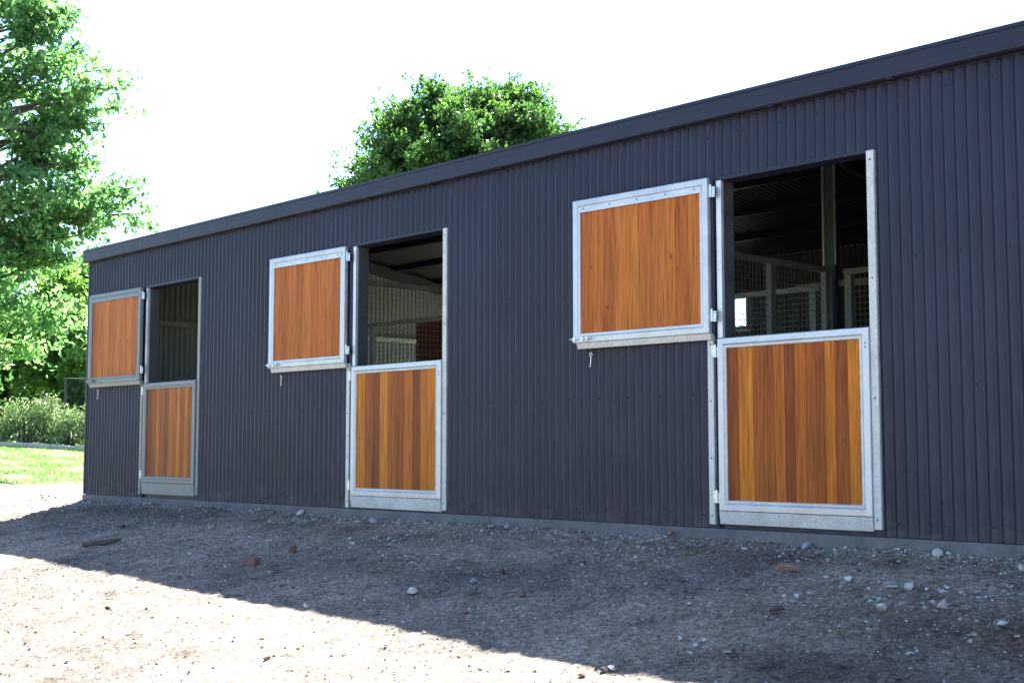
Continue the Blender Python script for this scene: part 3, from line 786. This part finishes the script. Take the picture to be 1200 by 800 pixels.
# round dense tree behind the roof : 30 m off
tx, ty = 10.376-.7257*30-.685*1.35, -7.33+.6828*30-.728*1.35
tz = .82
make_tree('round_tree', (tx, ty, tz), 8.6,
    [(*side(.35, 5.8), 2.75, 2.35, 2.6), (*side(1.9, 6.2), 1.15, 1.6, 1.1), (*side(-1.2, 6.0), 1.35, 1.75, 1.1), (*side(-2.3, 4.9), .85, 1.25, .6), (*side(.9, 7.0), 1.6, 1.15, .9), (*side(-.4, 7.0), 1.3, 1.1, .7), (*side(-2.95, 4.1), .9, 1.2, .6), (*side(2.5, 5.2), .8, 1.6, .5)],
    M_leaf_dk, r2, 'round dense dark green tree rising behind the stable roof', leaf=.115, n_br=350, per=560, trunk_r=.24, spread=.34)
r3 = np.random.default_rng(8)
for (x, y, h, rad, lm, lab, bias) in (
    (-27.3, 10.6, 5.6, 2.3, M_leaf_yl, 'yellow green bushy tree just left of the stable corner, behind the fence', .1),
    (-31.5, 9.6, 6.8, 3.0, M_leaf_dk, 'wide mid green tree behind the pale shrubs at the left edge', 0.),
    (-29.0, 5.4, 6.4, 2.8, M_leaf_yl, 'bushy light green tree hidden low behind the tall airy tree', 0.),
    (-24.5, 14.5, 6.2, 2.6, M_leaf_dk, 'mid green tree standing behind the stable end wall', 0.),
    (-36.0, 13.5, 8.0, 3.6, M_leaf_dk, 'dark tree farthest back at the left', -.1),
    (-34., 2., 7., 3.2, M_leaf_dk, 'dark green tree left of the lawn beyond the picture edge', 0.)):
    z = float(base_h(x, y))
    make_tree('bushy_tree', (x, y, z), h, [(0, 0, h*.55, rad, h*.42, 2), (rad*.4, -rad*.3, h*.33, rad*.7, h*.3, 1), (-rad*.4, rad*.3, h*.4, rad*.7, h*.3, 1)],
        lm, r3, lab, group='trees beyond the fence', leaf=.19, n_br=80, per=330, trunk_r=.14, spread=.5, tbias=bias, fork=.12)

# pale shrubs along the garden edge
shr = [(-17.9, 6.35, 1.05, 'pale leafy shrub at the garden edge behind the stable corner'), (-18.25, 5.85, .86, 'low pale shrub touching the stable corner in the photo'), (-18.65, 5.5, 1.08, 'tallest pale shrub, second left of the stable corner'),
       (-18.95, 5.12, .98, 'pale shrub in the middle of the garden edge row'), (-19.3, 4.75, .95, 'pale shrub at the left picture edge'), (-19.7, 4.3, 1.0, 'pale shrub beyond the left picture edge')]
for (x, y, h, lab) in shr:
    z = float(base_h(x, y)); root = empty('pale_shrub', (x, y, z)); tag(root, lab, 'shrub', 'pale shrubs along the garden edge')
    mb = MB(); P_ = []
    for k in range(46):
        d = r3.normal(size=3); d[2] = abs(d[2])*1.1; d /= np.linalg.norm(d); rr = r3.uniform(.55, 1.)
        tip = Vector((d[0]*.55*rr, d[1]*.55*rr, .10+d[2]*h*.92*rr))
        mb.tube([(tip.x*.15, tip.y*.15, -.05), tip*.55+Vector((0, 0, .06)), tip], [.012, .008, .003], 4, cap=False)
        P_.append(np.array(tip)[None]+r3.normal(size=(62, 3))*.085)
    mb.build('stem', M_bark, root); P_ = np.concatenate(P_)
    hh = np.clip(P_[:, 2]/h, 0, 1)
    v, f = leaf_cloud(P_, r3.uniform(.05, .10, len(P_)), r3, asp=.4)
    np_mesh('foliage', v, f, M_leaf_pale, root, tint=np.clip(.50+r3.normal(size=len(P_))*.26, 0, 1))

# chain link fence behind the shrubs
fence = empty('chain_link_fence', (-20.6, 7.2, .7)); tag(fence, 'dark framed chain link fence behind the pale shrubs', 'fence')
m, nt, b = mat('dark_fence_steel'); b.inputs['Base Color'].default_value = (.03, .035, .035, 1); b.inputs['Roughness'].default_value = .5; M_fence = m
fp = [Vector((-21.2+i*1.4, 7.06+i*1.49, 0)) for i in range(4)]
fp = [Vector((p.x-fence.location.x, p.y-fence.location.y, float(base_h(p.x, p.y))-fence.location.z)) for p in fp]
for p in fp:
    mb = MB(); mb.tube([p+Vector((0, 0, -.2)), p+Vector((0, 0, 1.62))], .03, 8); mb.build('post', M_fence, fence)
for z in (1.6, .08):
    mb = MB(); mb.tube([p+Vector((0, 0, z)) for p in fp], .02, 8); mb.build('rail', M_fence, fence)
mb = MB()
for a, c in zip(fp[:-1], fp[1:]):
    d = c-a; n = int(d.length/.06)
    for k in range(n):
        for s in (1, -1):
            k2 = k+s*25
            p = a+d*(k/n); t1 = 1.
            e = k2/n; zt = 1.5
            if e > 1: t1 = (1-k/n)/((k2-k)/n)
            if e < 0: t1 = (k/n)/((k-k2)/n)
            q = a+d*(k/n+(k2-k)/n*t1)+Vector((0, 0, zt*t1))
            mb.tube([p+Vector((0, 0, .09)), q+Vector((0, 0, .09))], .0028, 3, cap=False)
mb.build('wire_mesh', M_fence, fence)

# garden edging in front of the shrubs
edge = empty('garden_edging', (-18.3, 4.6, .6)); tag(edge, 'low pale stone edging between the lawn and the shrubs', 'edging')
EP = [Vector((-19.9, 2.6, 0)), Vector((-19.0, 4.2, 0)), Vector((-18.2, 5.1, 0)), Vector((-17.2, 6.2, 0))]
mb = MB(); prev = None
for a, c in zip(EP[:-1], EP[1:]):
    n = int((c-a).length/.12); nr = Vector((-(c-a).y, (c-a).x, 0)).normalized()
    for k in range(n+1):
        p = a.lerp(c, k/n)-edge.location; zg = float(base_h(p.x+edge.location.x, p.y+edge.location.y))-edge.location.z
        hj = .085+.022*noise.noise(Vector((p.x*3, p.y*3, 0))); wj = .11+.03*noise.noise(Vector((p.x*2, p.y*2, 5)))
        ring = [tuple(p+nr*u+Vector((0, 0, zg-p.z+zq))) for u, zq in ((-wj, -.1), (-wj, hj*.8), (-wj*.7, hj), (wj*.7, hj), (wj, hj*.8), (wj, -.1))]
        b0 = len(mb.v); mb.v += ring
        if prev is not None:
            for q in range(5): mb.f.append((prev+q, prev+q+1, b0+q+1, b0+q)); mb.m.append(0); mb.t.append(.6)
        prev = b0
mb.build('kerb', M_edge, edge)

# lawn grass blades
n = 46000
gx = r3.uniform(-18.6, -8.0, n); gy = r3.uniform(-1.6, 6.6, n)
keep = r3.random(n) < sstep(-8.0, -12.0, gx)*(.55+.45*np.sin(gx*2.1+gy*1.7)*np.sin(gy*2.9-gx*.8))
gx, gy = gx[keep], gy[keep]; gz = np.array([gh(a, c) for a, c in zip(gx, gy)]); n = len(gx)
hgt = r3.uniform(.02, .055, n); an = r3.random(n)*6.28; wd = .007
ca, sa = np.cos(an)*wd, np.sin(an)*wd
tpx = gx+r3.normal(size=n)*.02; tpy = gy+r3.normal(size=n)*.02
v = np.stack([np.stack([gx-ca, gy-sa, gz-.004], 1), np.stack([gx+ca, gy+sa, gz-.004], 1), np.stack([tpx, tpy, gz+hgt], 1)], 1).reshape(-1, 3)
f = np.arange(3*n).reshape(-1, 3)
g = np_mesh('grass', v, f, M_grass, tint=np.clip(r3.normal(size=n)*.25+.5, 0, 1)); tag(g, 'short sunlit grass with dry patches left of the stable', 'grass', kind='stuff')

# ------------------------------------------------------------------ light
w = D.worlds.new('World'); scn.world = w; w.use_nodes = True; nt = w.node_tree
sky = nt.nodes.new('ShaderNodeTexSky'); sky.sky_type = 'NISHITA'; sky.sun_disc = False
S = Vector((-1.46, 2.3, 3.39)).normalized()
sky.sun_elevation = math.asin(S.z); sky.sun_rotation = math.atan2(S.x, S.y)
sky.air_density = 1.0; sky.dust_density = .7; sky.ozone_density = 2.5; sky.altitude = 100
bg = nt.nodes['Background']; bg.inputs[1].default_value = .057
nt.links.new(sky.outputs[0], bg.inputs[0])
sl = D.lights.new('sun', 'SUN'); sl.energy = 5.; sl.angle = math.radians(.53); sl.color = (1, .91, .78)
so = D.objects.new('sun', sl); col.objects.link(so); so.rotation_euler = (-S).to_track_quat('-Z', 'Y').to_euler()
so.location = (0, 0, 20)

# ------------------------------------------------------------------ camera
cam = D.cameras.new('camera'); co = D.objects.new('camera', cam); col.objects.link(co); scn.camera = co
cam.sensor_width = 36; cam.lens = f_/1200*36; cam.clip_start = .05; cam.clip_end = 1500
co.location = C
Fw = Vector((math.sin(yaw)*math.cos(pit), math.cos(yaw)*math.cos(pit), math.sin(pit)))
co.rotation_euler = Fw.to_track_quat('-Z', 'Y').to_euler()
scn.render.resolution_x = 1024; scn.render.resolution_y = 682
vs = scn.view_settings; vs.view_transform = 'Standard'; vs.look = 'None'; vs.gamma = 1; vs.use_curve_mapping = False
vs.exposure = 2.82
vs.use_white_balance = True; vs.white_balance_temperature = 5750; vs.white_balance_tint = 8
scn.render.engine = 'CYCLES'
scn.cycles.max_bounces = 8; scn.cycles.diffuse_bounces = 5
